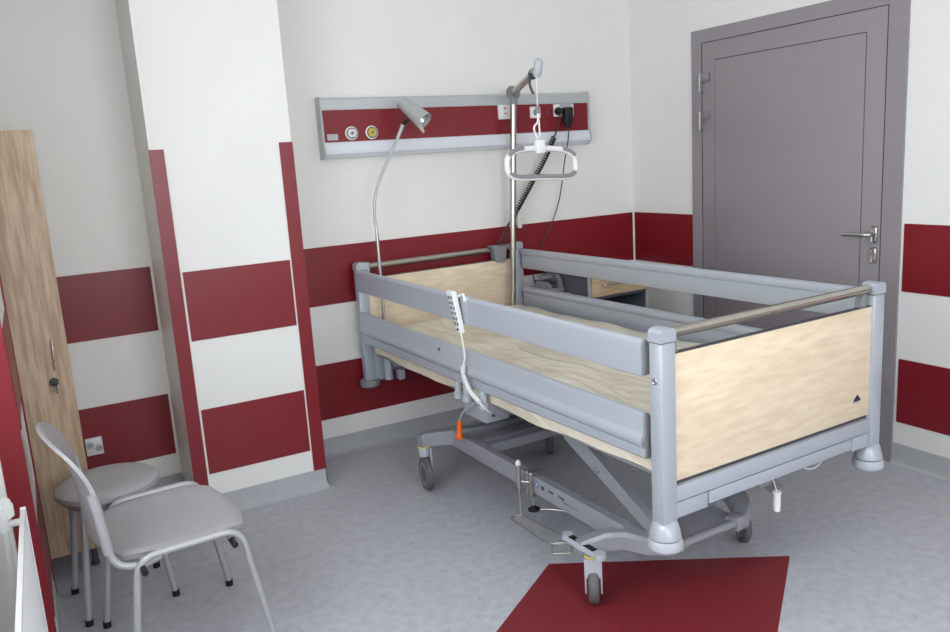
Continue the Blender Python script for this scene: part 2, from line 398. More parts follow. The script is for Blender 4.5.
# foot board
fb = bp('foot_board', B(.022, .958, -.018, .004, .541, .930, bev=.0015), M['oak'], label='light oak foot board')
bp('edge_band', many(B(.022, .958, -.0185, .0045, .930, .9318), B(.022, .958, -.010, .003, .526, .541)), M['dark'], fb)
lg = bp('logo_badge', PR([(.868, .604), (.905, .604), (.908, .610), (.890, .628), (.880, .618), (.874, .612)], 'y', -.0195, -.0179), M['navy'], fb)
bp('logo_underline', PR([(.872, .598), (.903, .598), (.903, .6015), (.872, .6015)], 'y', -.0195, -.0179), M['bedl'], fb)
hb = bp('head_board', B(.030, .944, 2.178, 2.200, .50, .934, bev=.0015), M['oak'], label='light oak head board')
bp('edge_band', B(.030, .944, 2.177, 2.201, .934, .936), M['plast'], hb)
# push bars over both boards
def push(y, z, x0, x1, label):
    o = bp('push_bar', CY((x0, y, z), (x1, y, z), .0165, n=24), M['tube'], label=label)
    return o
fp = push(-.004, .990, .015, .95, 'matt steel tube over the foot board')
bp('bar_bracket', many(PR([(.905, .925), (.935, .925), (.93, .975), (.915, .978), (.905, .95)], 'y', -.012, .012)), M['plast'], fp)
bp('bar_bracket', many(PR([(.028, .925), (.045, .925), (.045, .975), (.03, .978)], 'y', -.012, .012)), M['plast'], fp)
hp = push(2.20, .996, .030, .82, 'matt steel tube over the head board')
bp('bar_bracket', many(B(.030, .050, 2.178, 2.220, .970, 1.018, bev=.005), B(.030, .045, 2.180, 2.216, .935, .975, bev=.004)), M['bed'], hp)
bp('bar_bracket', many(B(.80, .944, 2.184, 2.218, .985, 1.016, bev=.006), PR([(.785, 1.02), (.80, 1.024), (.86, 1.016), (.885, 1.016), (.88, .94), (.868, .925), (.822, .925), (.808, .94), (.80, 1.0)], 'y', 2.160, 2.205)), M['plast'], hp)
# lower end rails
def end_rail(y0, y1, xe=.944):
    o = bp('end_rail', many(B(.022, xe, y0, y1, .478, .527, bev=.003)), M['bed'])
    bp('lower_strip', many(B(.022, .155, y0+.003, y1-.003, .424, .474, bev=.003), B(.16, .86, y0+.003, y1-.003, .432, .474, bev=.004), B(.865, xe, y0+.003, y1-.003, .424, .474, bev=.003)), M['bed'], o)
    bp('shadow_gap', B(.022, xe, y0+.008, y1-.008, .47, .482), M['dark'], o)
end_rail(-.026, .006, .958)
end_rail(2.186, 2.210)
# side rails: profile in x,z extruded along y. s = +1 near side (outside faces -x)
def rail_profile(xo, s, pts): return [(xo+s*a, z) for a, z in pts]
UP = [(0, .888), (0, .978), (.003, .988), (.010, .994), (.020, .994), (.028, .988), (.030, .978), (.030, .892), (.026, .886), (.004, .885)]
LO = [(.006, .770), (.003, .760), (.003, .712), (.000, .705), (-.005, .698), (-.008, .688), (-.008, .680), (-.005, .672), (.001, .666), (.009, .663), (.010, .658), (.007, .654), (.007, .618), (.012, .612), (.026, .612), (.030, .620), (.030, .762), (.026, .772), (.012, .773)]
UPF = [(0, .876), (0, .955), (-.006, .959), (-.009, .965), (-.009, .974), (-.004, .982), (.012, .985), (.026, .983), (.030, .976), (.030, .880), (.026, .874), (.004, .874)]
LOF = [(0, .610), (0, .735), (-.006, .739), (-.008, .747), (-.008, .757), (-.004, .764), (.012, .766), (.026, .764), (.030, .756), (.030, .616), (.026, .610)]
def rail(name, xo, s, prof, y0, y1):
    return bp(name, PR(rail_profile(xo, s, prof), 'y', y0, y1), M['bed'])
def cap(r, xo, s, prof, y0, y1):
    cxm = .015; zm = sum(p[1] for p in prof)/len(prof)
    pr = [(cxm+(a-cxm)*.8, zm+(z-zm)*.95) for a, z in prof]
    bp('end_cap', PR(rail_profile(xo, s, pr), 'y', y0, y1), M['plast'], r)
nu = rail('side_rail', -.046, 1, UP, .042, 2.155); cap(nu, -.046, 1, UP, .034, .042); cap(nu, -.046, 1, UP, 2.155, 2.168)
nl = rail('side_rail', -.046, 1, LO, .042, 2.155); cap(nl, -.046, 1, LO, .034, .042); cap(nl, -.046, 1, LO, 2.155, 2.168)
fu = rail('side_rail', 1.012, -1, [(a, z) for a, z in UPF], .045, 2.155); cap(fu, 1.012, -1, UPF, .034, .042); cap(fu, 1.012, -1, UPF, 2.155, 2.168)
fl = rail('side_rail', 1.012, -1, LOF, .050, 2.155); cap(fl, 1.012, -1, LOF, .034, .042); cap(fl, 1.012, -1, LOF, 2.155, 2.168)
# the far rails show their stepped inner face: mirror the step to the inside
for r, prof in ((fu, UPF), (fl, LOF)):
    zt = max(z for a, z in prof); bp('rail_bead', PR([(1.012-.030, zt-.034), (1.012-.037, zt-.030), (1.012-.040, zt-.022), (1.012-.040, zt-.012), (1.012-.036, zt-.004), (1.012-.028, zt)], 'y', .05, 2.15), M['bed'], r)
sj = bp('rail_joint', many(B(-.0485, -.0135, 1.03, 1.085, .884, .9965, bev=.004)), M['bed'], nu)
bp('rail_bolt', CY((-.0475, 1.294, .738), (-.044, 1.294, .738), .006), M['dark'], nl)
for o in [nu, nl]+list(nu.children)+list(nl.children):        # the near rails drop slightly towards the foot end
    for v in o.data.vertices: v.co.z += (-.021+.0075*v.co.y) if v.co.z > .65 else -.004
# mattress carrying frame
bp('deck_frame', many(B(.13, .17, .06, 2.14, .488, .530, bev=.003), B(.80, .84, .06, 2.14, .488, .530, bev=.003), B(.085, .88, .10, .15, .478, .525), B(.085, .88, 1.0, 1.05, .478, .525), B(.085, .88, 2.02, 2.07, .478, .525)), M['bed2'])
bp('deck_panel', B(.03, .935, .05, 2.15, .530, .545), M['bed2'])
# head corner sleeves (sockets for lamp and lifting pole) and inner post webs
for x, zz in ((.075, .40), (.862, .40)):
    bp('accessory_socket', many(CY((x, 2.11, zz), (x, 2.11, .60), .022)), M['bed'])
bp('post_gusset', many(B(.028, .085, 2.176, 2.205, .385, .60, bev=.004), B(.13, .165, 2.10, 2.15, .385, .44, bev=.004)), M['bed'], lh)
bp('post_gusset', B(.90, .944, 2.178, 2.215, .41, .58, bev=.004), M['bed'], rh)
# rail release cylinders under the near rail
for y in (.968, 1.096, 1.165):
    bp('rail_latch', many(CY((-.034, y, .565), (-.034, y, .612), .0155), CY((-.034, y, .540), (-.034, y, .566), .021), B(-.040, -.018, y-.012, y+.012, .60, .64)), M['bedl'])
# control box
cb = bp('control_box', B(.10, .22, 1.18, 1.37, .388, .475, bev=.006), M['bedl'])
bp('box_socket', CY((.135, 1.179, .42), (.135, 1.175, .42), .006), M['dark'], cb)
# lifting arms, two each side
for x, y in ((.125, 0), (.70, 0), (.46, 1.0)):
    if 1:
        def arm(bm, x=x, y=y):
            prism(bm, [(.150+y, .275), (.19+y, .245), (.66+y, .462), (.66+y, .515), (.61+y, .515)], 'x', x, x+.030)
        a = bp('lifting_arm', arm, M['bed2'])
        bp('arm_bolt', LA([(.011, 0), (.011, .004), (.006, .007), (.0, .007)], (x, .47+y, .395), (-1, 0, 0)), M['steel'], a)
bp('actuator', many(CY((.46, .35, .29), (.46, .95, .43), .026), B(.41, .51, .85, 1.05, .38, .47, bev=.01)), M['bedl'])
bp('lift_crossbar', B(.155, .80, .60, .64, .445, .487), M['bed2'])
# chassis: two long bars, two curved end castings
for x in (.07, .585):
    b_ = bp('base_bar', lambda bm, x=x: beam(bm, [(x+.025, .28, .202, .268), (x+.025, 1.47, .222, .288)], [.05, .05]), M['bed2'])
    if x == .07:
        dk = bp('blue_sticker', CY((x-.0006, .775, .252), (x+.002, .775, .252), .010), M['blue'], b_)
        bp('sticker_mark', many(B(x-.0012, x-.0004, .776, .779, .245, .259), B(x-.0012, x-.0004, .7705, .779, .2565, .259), B(x-.0012, x-.0004, .7705, .773, .252, .259), B(x-.0012, x-.0004, .7705, .779, .2515, .254)), M['white'], b_)
        bp('round_sticker', CY((x-.0006, .738, .251), (x+.002, .738, .251), .010), M['dark'], b_)
        def marks(ys):
            def f(bm):
                for y, w in ys: box(bm, .07-.0008, .07+.001, y-w, y, .247, .257)
            return f
        bp('printed_number', marks([(.700, .006), (.691, .005), (.683, .006), (.674, .005)]), M['dark'], b_)
        def marks2(bm, x=x):
            y = .605
            for i in range(9): box(bm, x-.0008, x+.001, y-.006, y, .236, .2395); y -= .0095
            box(bm, x-.0008, x+.001, .608, .618, .242, .246)
        bp('printed_line', marks2, M['dark'], b_)
        bp('printed_lettering', marks([(.637, .006), (.627, .006), (.617, .006), (.607, .006)]), M['dark'], b_)
bp('base_casting', many(
    lambda bm: beam(bm, [(-.045, .375, .165, .215), (-.01, .37, .165, .220), (.045, .330, .185, .245), (.085, .27, .205, .262), (.12, .205, .200, .255), (.17, .175, .190, .235), (.225, .17, .185, .222)], [.045, .055, .07, .085, .08, .06, .05]),
    ) , M['bed2'])
bp('base_casting', lambda bm: beam(bm, [(.745, .375, .185, .222), (.705, .37, .185, .226), (.655, .330, .20, .245), (.61, .27, .205, .255), (.575, .21, .190, .240), (.53, .18, .175, .225), (.475, .17, .175, .222)], [.045, .055, .07, .08, .07, .06, .05]), M['bed2'])
bp('base_tube', many(CY((.18, .165, .200), (.50, .165, .200), .015), B(.15, .52, .165, .30, .198, .208), B(.48, .53, .145, .20, .172, .226, bev=.012)), M['bed2'])
bp('base_casting', lambda bm: beam(bm, [(-.045, 1.555, .215, .270), (-.01, 1.555, .215, .276), (.05, 1.50, .228, .288), (.12, 1.46, .225, .295), (.2, 1.45, .23, .285), (.5, 1.45, .23, .285), (.59, 1.46, .225, .29), (.655, 1.50, .228, .282), (.70, 1.555, .215, .268), (.735, 1.555, .215, .26)], [.05, .06, .08, .085, .06, .06, .085, .08, .06, .05]), M['bed2'])
bp('cross_beam', many(B(.12, .585, 1.22, 1.25, .232, .272), B(.12, .585, 1.30, 1.40, .25, .268)), M['bed2'])
# brake pedal: lever with two round ends and dark wells
pd = bp('brake_pedal', many(lambda bm: beam(bm, [(-.032, .285, .190, .204), (-.034, .37, .188, .206), (-.031, .445, .190, .204)], [.036, .038, .036]),
        CY((-.032, .275, .188), (-.032, .275, .207), .020), CY((-.031, .452, .188), (-.031, .452, .207), .020)), M['bedl'])
bp('pedal_well', many(B(-.044, -.022, .302, .362, .200, .2072), B(-.044, -.022, .374, .432, .200, .2072)), M['black'], pd)
def caster(x, y, ang, zt, rw, hooded):
    """stem, yellow ring, fork, wheel; ang = rolling direction"""
    d = V((math.cos(ang), math.sin(ang), 0)); ax = V((-d.y, d.x, 0)); up_ = V((0, 0, 1))
    st = V((x, y, 0)); wc = st+up_*rw+(V((0, 0, 0)) if hooded else -d*.012)
    c = bp('caster', LA([(.0, zt), (.026, zt), (.027, zt-.03), (.0, zt-.03)], (x, y, 0)), M['bedl'])
    bp('yellow_ring', LA([(.0, zt-.001), (.0295, zt-.001), (.0295, zt-.006), (.0, zt-.006)], (x, y, 0)), M['yellow'], c)
    def plate(bm, off, pts, t=.003):
        A = [bm.verts.new(st+ax*(off-t)+d*p+up_*z) for p, z in pts]; Bv = [bm.verts.new(st+ax*(off+t)+d*p+up_*z) for p, z in pts]; n = len(pts)
        for i in range(n): bm.faces.new((A[i], A[(i+1) % n], Bv[(i+1) % n], Bv[i]))
        bm.faces.new(A[::-1]); bm.faces.new(Bv)
    def fork(bm):
        if hooded:
            pts = [(-.030, .045), (.030, .045), (.034, .09), (.030, zt-.006), (-.030, zt-.006), (-.034, .09)]
            plate(bm, -.0265, pts); plate(bm, .0265, pts)
            for q in (-.0315, .0285):              # front and back of the hood above the wheel
                A = [st+ax*a+d*(q+e)+up_*z for e in (0, .003) for a, z in ((-.026, 2*rw-.028), (.026, 2*rw-.028), (.026, zt-.006), (-.026, zt-.006))]
                v = [bm.verts.new(p) for p in A]
                for f4 in ((0, 1, 2, 3), (7, 6, 5, 4), (0, 4, 5, 1), (1, 5, 6, 2), (2, 6, 7, 3), (3, 7, 4, 0)): bm.faces.new([v[i] for i in f4])
            lathe(bm, [(0, zt-.03), (.028, zt-.03), (.030, zt-.006), (0, zt-.006)], (x, y, 0))
        else:
            pts = [(-.026, rw-.01), (-.016, rw-.022), (.004, rw-.02), (.022, rw+.03), (.026, zt-.008), (-.022, zt-.008), (-.026, rw+.04)]
            plate(bm, -.0265, pts, .004)
            lathe(bm, [(0, 2*rw+.004), (.024, 2*rw+.004), (.027, zt-.01), (.027, zt-.006), (0, zt-.006)], (x, y, 0))
    bp('fork', fork, M['bedl'], c)
    t = .018 if hooded else .015
    wh = bp('wheel', LA([(rw-.037, -t+.002), (rw-.018, -t+.0015), (rw-.008, -t), (rw-.001, -t*.6), (rw, 0), (rw-.001, t*.6), (rw-.008, t), (rw-.018, t-.0015), (rw-.037, t-.002)], wc, ax, n=36), M['tyre'], c)
    bp('hub', LA([(.0, -t+.004), (rw-.022, -t+.001), (rw-.020, -t+.0005), (rw-.020, t-.0005), (rw-.022, t-.001), (.0, t-.004)], wc, ax, n=28), M['plast'], wh)
caster(-.020, .330, .905, .178, .066, True)
caster(.712, .330, 1.02, .186, .074, False)
caster(-.026, 1.556, 1.38, .215, .080, False)
caster(.69, 1.556, 1.05, .215, .078, False)
# release handle hanging under the foot end and white cord
rl = bp('release_handle', many(LA([(0, 0), (.011, .003), (.0125, .03), (.012, .06), (.0145, .066), (.0145, .071), (0, .072)], (.50, .0, .30)),), M['white'], label='white handle hanging under the foot end')
bp('string', TU(bend_path([(.50, 0, .37), (.488, .0, .40), (.475, .0, .43)], .01), .0022, n=6), M['white'], rl)
bp('white_cord', TU(smooth_path([(.63, .0, .425), (.66, 0, .408), (.70, 0, .405), (.74, 0, .425), (.745, 0, .44)]), .0025, n=6), M['white'])
bp('end_stopper', many(B(.41, .47, -.004, .03, .405, .43, bev=.006)), M['plast'])

# mattress in its plastic cover: a thing of its own on the bed
def mattress(bm):
    x0, x1, y0, y1, z0, z1 = -.010, .925, .040, 2.084, .546, .692
    nx, ny = 16, 44
    def edge(u, k=.09):                            # rounded shoulder
        return 1-max(0, (abs(u)-(1-k))/k)**2*.25
    def f(u, v):
        x = (x0+x1)/2+u*(x1-x0)/2; y = (y0+y1)/2+v*(y1-y0)/2
        w = .004*math.sin(9*y+3*x)+.003*math.sin(21*y-7*x)
        e = max((abs(u)-.92)/.08, (abs(v)-.97)/.03, 0)
        return V((x, y, z1+w-.03*e*e))
    def g(u, v):
        x = (x0+x1)/2+u*(x1-x0)/2*.985; y = (y0+y1)/2+v*(y1-y0)/2*.995
        e = max((abs(u)-.9)/.1, 0)
        return V((x, y, z0+.001+e*(.008+.006*math.sin(7*y)+.004*math.sin(17*y))))
    shell(bm, f, g, nx, ny)
mt = obj('mattress', mattress, M['cream'], None, loc=W(0, 0, 0), rotz=BTH, sharp=60)
tag(mt, 'cream mattress in glossy plastic cover lying on the hospital bed', 'mattress')

# hand control hooked over the near rail
hc = thing('hand_control', 'white hand control hooked over the near side rail', 'remote control', W(-.075, 1.07, .84), BTH)
HO = V((.075, -1.07, -.84))
def hp_(name, fill, m, parent=hc): return obj(name, fill, m, parent, loc=HO if parent is hc else (0, 0, 0))
def hbody(bm):
    r = bmesh.ops.create_cube(bm, size=1)
    box2 = []
    for v in r['verts']:
        t = v.co.z+.5
        v.co = V((-.066+v.co.x*.022+(t-.5)*-.006, 1.085+v.co.y*(.040+.018*t)+(t-.5)*.050, .838+t*.165))
    bmesh.ops.bevel(bm, geom=list(bm.edges), offset=.005, segments=3, affect='EDGES')
hbd = hp_('housing', hbody, M['white'])
def keys(bm):
    for i in range(6):
        for j in (-1, 1):
            z = .875+i*.0205; yc = 1.085+((z-.838)/.165-.5)*.05
            box(bm, -.0795-((z-.838)/.165-.5)*.006, -.074, yc+j*.0105-.007, yc+j*.0105+.007, z-.007, z+.007, bev=.0015)
hp_('key', keys, M['plast'], hbd)
hp_('lock_button', CY((-.0785, 1.063, .853), (-.072, 1.063, .853), .005), M['navy'], hbd)
hp_('hook', TU(bend_path([(-.056, 1.095, .975), (-.050, 1.06, .990), (-.050, 1.042, .992), (-.0505, 1.036, .965)], .012), .006), M['white'])
def coil(path, r, turns, k=10):
    P = smooth_path(path, 40); L = [0]
    for a, b in zip(P, P[1:]): L.append(L[-1]+(b-a).length)
    n = turns*k; out = []
    for i in range(n+1):
        s = L[-1]*i/n; j = min(max(k2 for k2 in range(len(L)) if L[k2] <= s+1e-9), len(P)-2)
        t = (s-L[j])/(L[j+1]-L[j]+1e-12); p = P[j].lerp(P[j+1], min(t, 1)); d = (P[j+1]-P[j])
        u, w = frame_of(d); a = 2*PI*i/k; out.append(p+(u*math.cos(a)+w*math.sin(a))*r)
    return out
hp_('lead', TU(smooth_path([(-.066, 1.058, .84), (-.064, 1.050, .80), (-.063, 1.045, .74), (-.066, 1.055, .705)]), .0035, n=8), M['white'])
hp_('coiled_lead', many(TU(coil([(-.068, 1.055, .705), (-.072, 1.045, .66), (-.072, 1.00, .61), (-.064, .945, .575)], .007, 26), .0034, n=6),
                        TU(smooth_path([(-.064, .945, .575), (-.058, .93, .560), (-.02, .94, .525), (.04, 1.0, .50)]), .0035, n=6)), M['white'])
# orange plug on its white lead
oc = thing('cable_plug', 'orange plug hanging on a thin grey lead over the chassis bar', 'plug', W(.04, 1.31, .33), BTH)
OO = V((-.04, -1.31, -.33))
obj('plug_body', LA([(.0, 0), (.016, .002), (.018, .012), (.0125, .022), (.0135, .055), (.0095, .085), (.0, .088)], (.035, 1.315, .300), (.03, -.08, .80)), M['orange'], oc, loc=OO)
obj('lead', TU(smooth_path([(.038, 1.306, .386), (.045, 1.295, .415), (.06, 1.27, .45), (.10, 1.24, .478)]), .0035, n=8), M['bedl'], oc, loc=OO)

# wire bottle holder clamped to the near chassis bar
wr = thing('wire_holder', 'chrome wire holder with black knob clamped to the bed chassis bar', 'holder', W(.02, .70, .0), BTH)
WO = V((-.02, -.70+.105, .008))
def wo(name, fill, m): return obj(name, fill, m, wr, loc=WO)
wo('clamp', many(TU(bend_path([(.125, .690, .288), (.055, .690, .288), (.055, .690, .192), (.095, .690, .192)], .006), .0055, n=8),
                 TU(bend_path([(.125, .715, .288), (.055, .715, .288), (.055, .715, .192), (.095, .715, .192)], .006), .0045, n=8), CY((.030, .735, .25), (.055, .70, .25), .004)), M['steel'])
wo('upright', many(CY((.030, .735, .10), (.030, .735, .325), .0045), CY((.030, .735, .225), (.030, .735, .318), .010)), M['steel'])
wo('upright_cap', LA([(0, 0), (.011, 0), (.0115, .008), (.008, .018), (0, .022)], (.030, .735, .318)), M['white'])
wo('screw', CY((.072, .702, .135), (.072, .702, .192), .004), M['steel'])
wo('knob', LA([(0, 0), (.012, .002), (.024, .006), (.025, .013), (.014, .018), (.006, .026), (0, .026)], (.072, .702, .122), n=20), M['black'])
q_ = lambda *P: [(x, y-.105, z) for x, y, z in P]
wo('wire_loop', many(TU(bend_path(q_((.03, .84, .108), (.14, .84, .108), (.23, .67, .108), (.24, .56, .108)), .09), .0030, n=8),
                     TU(bend_path(q_((.03, .84, .108), (.065, .53, .108)), .02), .0030, n=8),
                     TU(bend_path(q_((.03, .84, .108), (-.02, .85, .108), (-.030, .59, .108), (.01, .54, .108), (.065, .53, .108)), .04), .0030, n=8),
                     TU(bend_path(q_((.045, .535, .108), (-.016, .575, .108), (-.016, .575, .066), (.045, .535, .066), (.045, .535, .108)), .004), .0036, n=8)), M['steel'])

# reading lamp in the near head corner
rl_ = thing('reading_lamp', 'silver reading lamp on a gooseneck at the bed head corner', 'lamp', W(.076, 2.115, .6), BTH)
RO = V((-.076, -2.115, -.6))
def ro(name, fill, m, parent=None): return obj(name, fill, m, parent or rl_, loc=RO if parent is None else (0, 0, 0))
ro('pole', many(CY((.076, 2.115, .60), (.077, 2.115, 1.16), .0095), CY((.077, 2.115, 1.16), (.074, 2.115, 1.215), .008, .006)), M['steel'])
ro('gooseneck', TU(smooth_path([(.074, 2.115, 1.21), (.072, 2.115, 1.26), (.082, 2.115, 1.34), (.11, 2.115, 1.42), (.156, 2.113, 1.506), (.205, 2.11, 1.59), (.243, 2.105, 1.655)], 6), .0075, n=10), M['lampg'])
ro('neck_sleeve', CY((.232, 2.107, 1.636), (.262, 2.098, 1.700), .010), M['lampg'])
a0, a1 = V((.262, 2.10, 1.818)), V((.328, 1.985, 1.708)); axd = a1-a0
sh = ro('lamp_shade', LA([(.0, 0), (.026, .0), (.032, .006), (.038, .08), (.043, .14), (.046, axd.length), (.043, axd.length), (.037, .12), (.0, .11)], a0, axd, n=32), M['lampg'])
ro('reflector', LA([(.0, .121), (.026, .122), (.036, axd.length-.02), (.034, axd.length-.02), (.02, .13), (0, .128)], a0, axd, n=24), M['chrome'], sh)
ro('swivel', CY((.262, 2.085, 1.705), (.275, 2.06, 1.72), .011), M['black'])
ro('switch_lever', many(PR([(.285, 1.700), (.312, 1.700), (.330, 1.660), (.326, 1.650), (.318, 1.655)], 'y', 1.995, 2.005)), M['lampg'])

# lifting pole with its arm at the far head corner
tp = thing('lifting_pole', 'steel lifting pole with angled arm at the bed head corner', 'pole', W(.862, 2.11, .5), BTH)
LO_ = V((-.862, -2.11, -.5))
def lo(name, fill, m, parent=None): return obj(name, fill, m, parent or tp, loc=LO_ if parent is None else (0, 0, 0))
def unW(v):
    d = V(v)-V((bx, by, 0)); return V((cs*d.x+sn*d.y, -sn*d.x+cs*d.y, d.z))
top = V((.944, 2.10, 1.835)); TIP = V((-1.395, -1.05, 1.862)); tip = unW(TIP)
lo('pole', CY((.862, 2.11, .50), tuple(top), .018, n=24), M['tube'])
lo('elbow', many(LA([(.0, -.022), (.036, -.018), (.036, .018), (.0, .022)], top+V((0, 0, .012)), (1, .25, .0)), CY(tuple(top-V((0, 0, .05))), tuple(top), .022)), M['plast'])
dirn = (tip-top).normalized()
lo('arm', CY(tuple(top+V((0, 0, .01))), tuple(tip-dirn*.03), .017, n=24), M['tube'])
lo('end_cap', LA([(0, 0), (.012, .003), (.019, .015), (.020, .06), (.014, .074), (0, .080)], tip-dirn*.02-V((0, 0, .030)), (.02, -.25, 1)), M['bedl'])
q = tip-dirn*.13
lo('wrapped_strap', many(*[TU([q-dirn*(.0+.012*i)+V((math.cos(a), 0, math.sin(a)))*.0195 for a in [2*PI*j/16 for j in range(16)]], .004, n=6, closed=True) for i in range(3)],
   TU(smooth_path([tuple(q+V((-.02, 0, 0))), tuple(q+V((-.02, .0, -.05))), tuple(q+V((-.004, 0, -.085)))]), .006, n=8)), M['dark'])
# handle hanging from the arm
gh = thing('grab_handle', 'white and grey grab handle hanging on a strap from the lifting pole', 'handle', (TIP.x-.004, TIP.y, 1.56))
GO = V((-(TIP.x-.004), -TIP.y, -1.56)); gx, gy = TIP.x-.006, TIP.y
def go(name, fill, m, parent=None): return obj(name, fill, m, parent or gh, loc=GO if parent is None else (0, 0, 0))
go('strap', many(B(gx-.0022, gx+.0022, gy-.001, gy+.001, 1.70, 1.838), TU(smooth_path([(gx, gy, 1.70), (gx-.002, gy, 1.65), (gx-.022, gy-.003, 1.63), (gx-.024, gy-.004, 1.61), (gx-.004, gy, 1.575)]), .0045, n=8),
                 TU(smooth_path([(gx, gy, 1.70), (gx+.004, gy, 1.64), (gx+.006, gy, 1.585)]), .004, n=8)), M['white'])
go('strap_buckle', B(gx-.010, gx+.010, gy-.006, gy+.006, 1.682, 1.715, bev=.004), M['plast'])
def hl(t, dz=0):                                   # loop as seen from the front
    a = 2*PI*t; c, s = math.cos(a), math.sin(a)
    x = .172*math.copysign(abs(c)**.62, c); z = .070*math.copysign(abs(s)**.7, s)
    z += -.018*(1-(x/.172)**2)*(1 if s < 0 else 0)*-1
    return V((gx+.010+x*1.03, gy+.0, 1.466+z-.05*x+dz))
go('grip_loop', TU([hl(i/48) for i in range(48)], .0125, n=12, closed=True), M['white'])
go('grip_pad', many(TU([hl(.56+.38*i/20)+V((0, -.0055, .004)) for i in range(21)], .0098, n=12), TU([hl(.06+.12*i/8)+V((0, -.0055, .004)) for i in range(9)], .0098, n=12), TU([hl(.31+.13*i/8)+V((0, -.0055, .004)) for i in range(9)], .0098, n=12)), M['plast'])
go('hub', many(B(gx-.022, gx+.024, gy-.016, gy+.016, 1.515, 1.575, bev=.008)), M['white'])

# ------------------------------------------------------------------ head wall supply unit
un = thing('supply_rail', 'long grey wall unit with dark red face and gas outlets above the bed', 'medical wall unit', (-1.2, 0, 1.7))
UO = V((1.2, 0, -1.7))
def uo(name, fill, m, parent=None): return obj(name, fill, m, parent or un, loc=UO if parent is None else (0, 0, 0))
UX0, UX1 = -2.012, -.376
uo('housing', PR([(0, 1.553), (-.045, 1.556), (-.068, 1.575), (-.072, 1.60), (-.060, 1.632), (-.058, 1.786), (-.062, 1.792), (-.060, 1.838), (-.052, 1.848), (0, 1.849)], 'x', UX0, UX1), M['alu'])
uo('light_cover', PR([(-.046, 1.5555), (-.070, 1.574), (-.0745, 1.600), (-.062, 1.630), (-.05, 1.632), (-.05, 1.556)], 'x', UX0+.002, UX1-.002), M['lens'])
rdp = uo('red_panel', B(UX0+.004, UX1-.006, -.0605, -.05, 1.633, 1.788), M['red'])
for x0, x1 in ((UX0-.008, UX0), (UX1, UX1+.006)):
    uo('end_cap', PR([(0, 1.549), (-.047, 1.552), (-.072, 1.571), (-.078, 1.60), (-.068, 1.64), (-.066, 1.84), (-.054, 1.852), (0, 1.853)], 'x', x0, x1), M['lampg'] if x0 < -1 else M['alu'])
for x, m_, nm in ((-1.866, M['white'], 'white gas outlet'), (-1.757, M['gold'], 'yellow gas outlet')):
    g_ = uo('gas_outlet', LA([(0, 0), (.033, 0), (.034, .006), (.029, .010), (.0, .010)], (x, -.0600, 1.673), (0, -1, 0), n=32), M['white'], rdp); g_['label'] = nm
    uo('outlet_ring', LA([(.0, .0), (.0275, 0), (.0275, .0125), (.0, .0125)], (x, -.0600, 1.673), (0, -1, 0), n=32), M['dark'], g_)
    uo('outlet_face', LA([(.0, .0), (.023, 0), (.022, .0155), (.0, .0155)], (x, -.0600, 1.673), (0, -1, 0), n=32), m_, g_)
    uo('outlet_hole', many(LA([(.0, .0), (.0095, 0), (.0095, .018), (.0, .018)], (x, -.0600, 1.673), (0, -1, 0)), B(x-.003, x+.003, -.0765, -.06, 1.690, 1.698), B(x-.003, x+.003, -.0765, -.06, 1.648, 1.656)), M['plast'], g_)
uo('rating_label', B(-1.994, -1.938, -.0615, -.060, 1.642, 1.672), M['bedl'], rdp)
s1 = uo('call_switch', B(-1.000, -.920, -.0735, -.060, 1.712, 1.790, bev=.003), M['white'], rdp)
uo('switch_rocker', B(-.983, -.937, -.0775, -.070, 1.725, 1.778, bev=.003), M['white'], s1)
uo('call_button_mark', many(CY((-.962, -.0775, 1.770), (-.962, -.079, 1.770), .006), B(-.973, -.951, -.0785, -.077, 1.740, 1.746)), M['pink'], s1)
s2 = uo('socket_plate', B(-.790, -.722, -.072, -.060, 1.712, 1.775, bev=.003), M['white'], rdp)
uo('socket_hole', CY((-.756, -.0722, 1.743), (-.756, -.0735, 1.743), .017), M['plast'], s2)
uo('small_button', CY((-.668, -.060, 1.742), (-.668, -.064, 1.742), .010), M['dark'], rdp)
s3 = uo('double_socket', B(-.628, -.490, -.072, -.060, 1.715, 1.785, bev=.003), M['white'], rdp)
uo('socket_hinge', B(-.59, -.51, -.076, -.071, 1.770, 1.788, bev=.002), M['bedl'], s3)

# plugs and cables
pc = thing('coiled_power_cable', 'black coiled power cable plugged into the wall unit and running to bed', 'cable', (-.605, -.07, 1.745))
PO = V((.605, .07, -1.745))
obj('plug', LA([(0, 0), (.021, 0), (.023, .008), (.021, .022), (.012, .035), (.0, .036)], (-.6075, -.0735, 1.745), (0, -1, 0)), M['black'], pc, loc=PO)
obj('coiled_lead', many(TU(smooth_path([(-.6075, -.10, 1.74), (-.610, -.10, 1.70), (-.625, -.098, 1.655), (-.65, -.092, 1.60)]), .0045, n=8),
    TU(coil([(-.65, -.092, 1.60), (-.715, -.08, 1.48), (-.81, -.065, 1.34), (-.925, -.05, 1.17)], .0125, 36, 9), .0048, n=6),
    TU(smooth_path([(-.925, -.05, 1.17), (-.965, -.045, 1.12), (-1.01, -.036, 1.045), (-1.08, -.028, .94), (-1.09, -.03, .80)]), .0065, n=8)), M['black'], pc, loc=PO)
ad = thing('power_adapter', 'black plug-in adapter with thin black cable hanging down the wall', 'adapter', (-.525, -.07, 1.72))
AO = V((.525, .07, -1.72))
obj('adapter_body', many(B(-.580, -.522, -.115, -.0735, 1.675, 1.765, bev=.008), B(-.568, -.535, -.108, -.09, 1.645, 1.68, bev=.006)), M['black'], ad, loc=AO)
obj('thin_lead', TU(smooth_path([(-.552, -.10, 1.65), (-.555, -.095, 1.58), (-.57, -.07, 1.45), (-.60, -.05, 1.25), (-.66, -.04, 1.10), (-.735, -.035, .98), (-.800, -.04, .87), (-.825, -.08, .79), (-.82, -.10, .76)]), .0035, n=6), M['black'], ad, loc=AO)
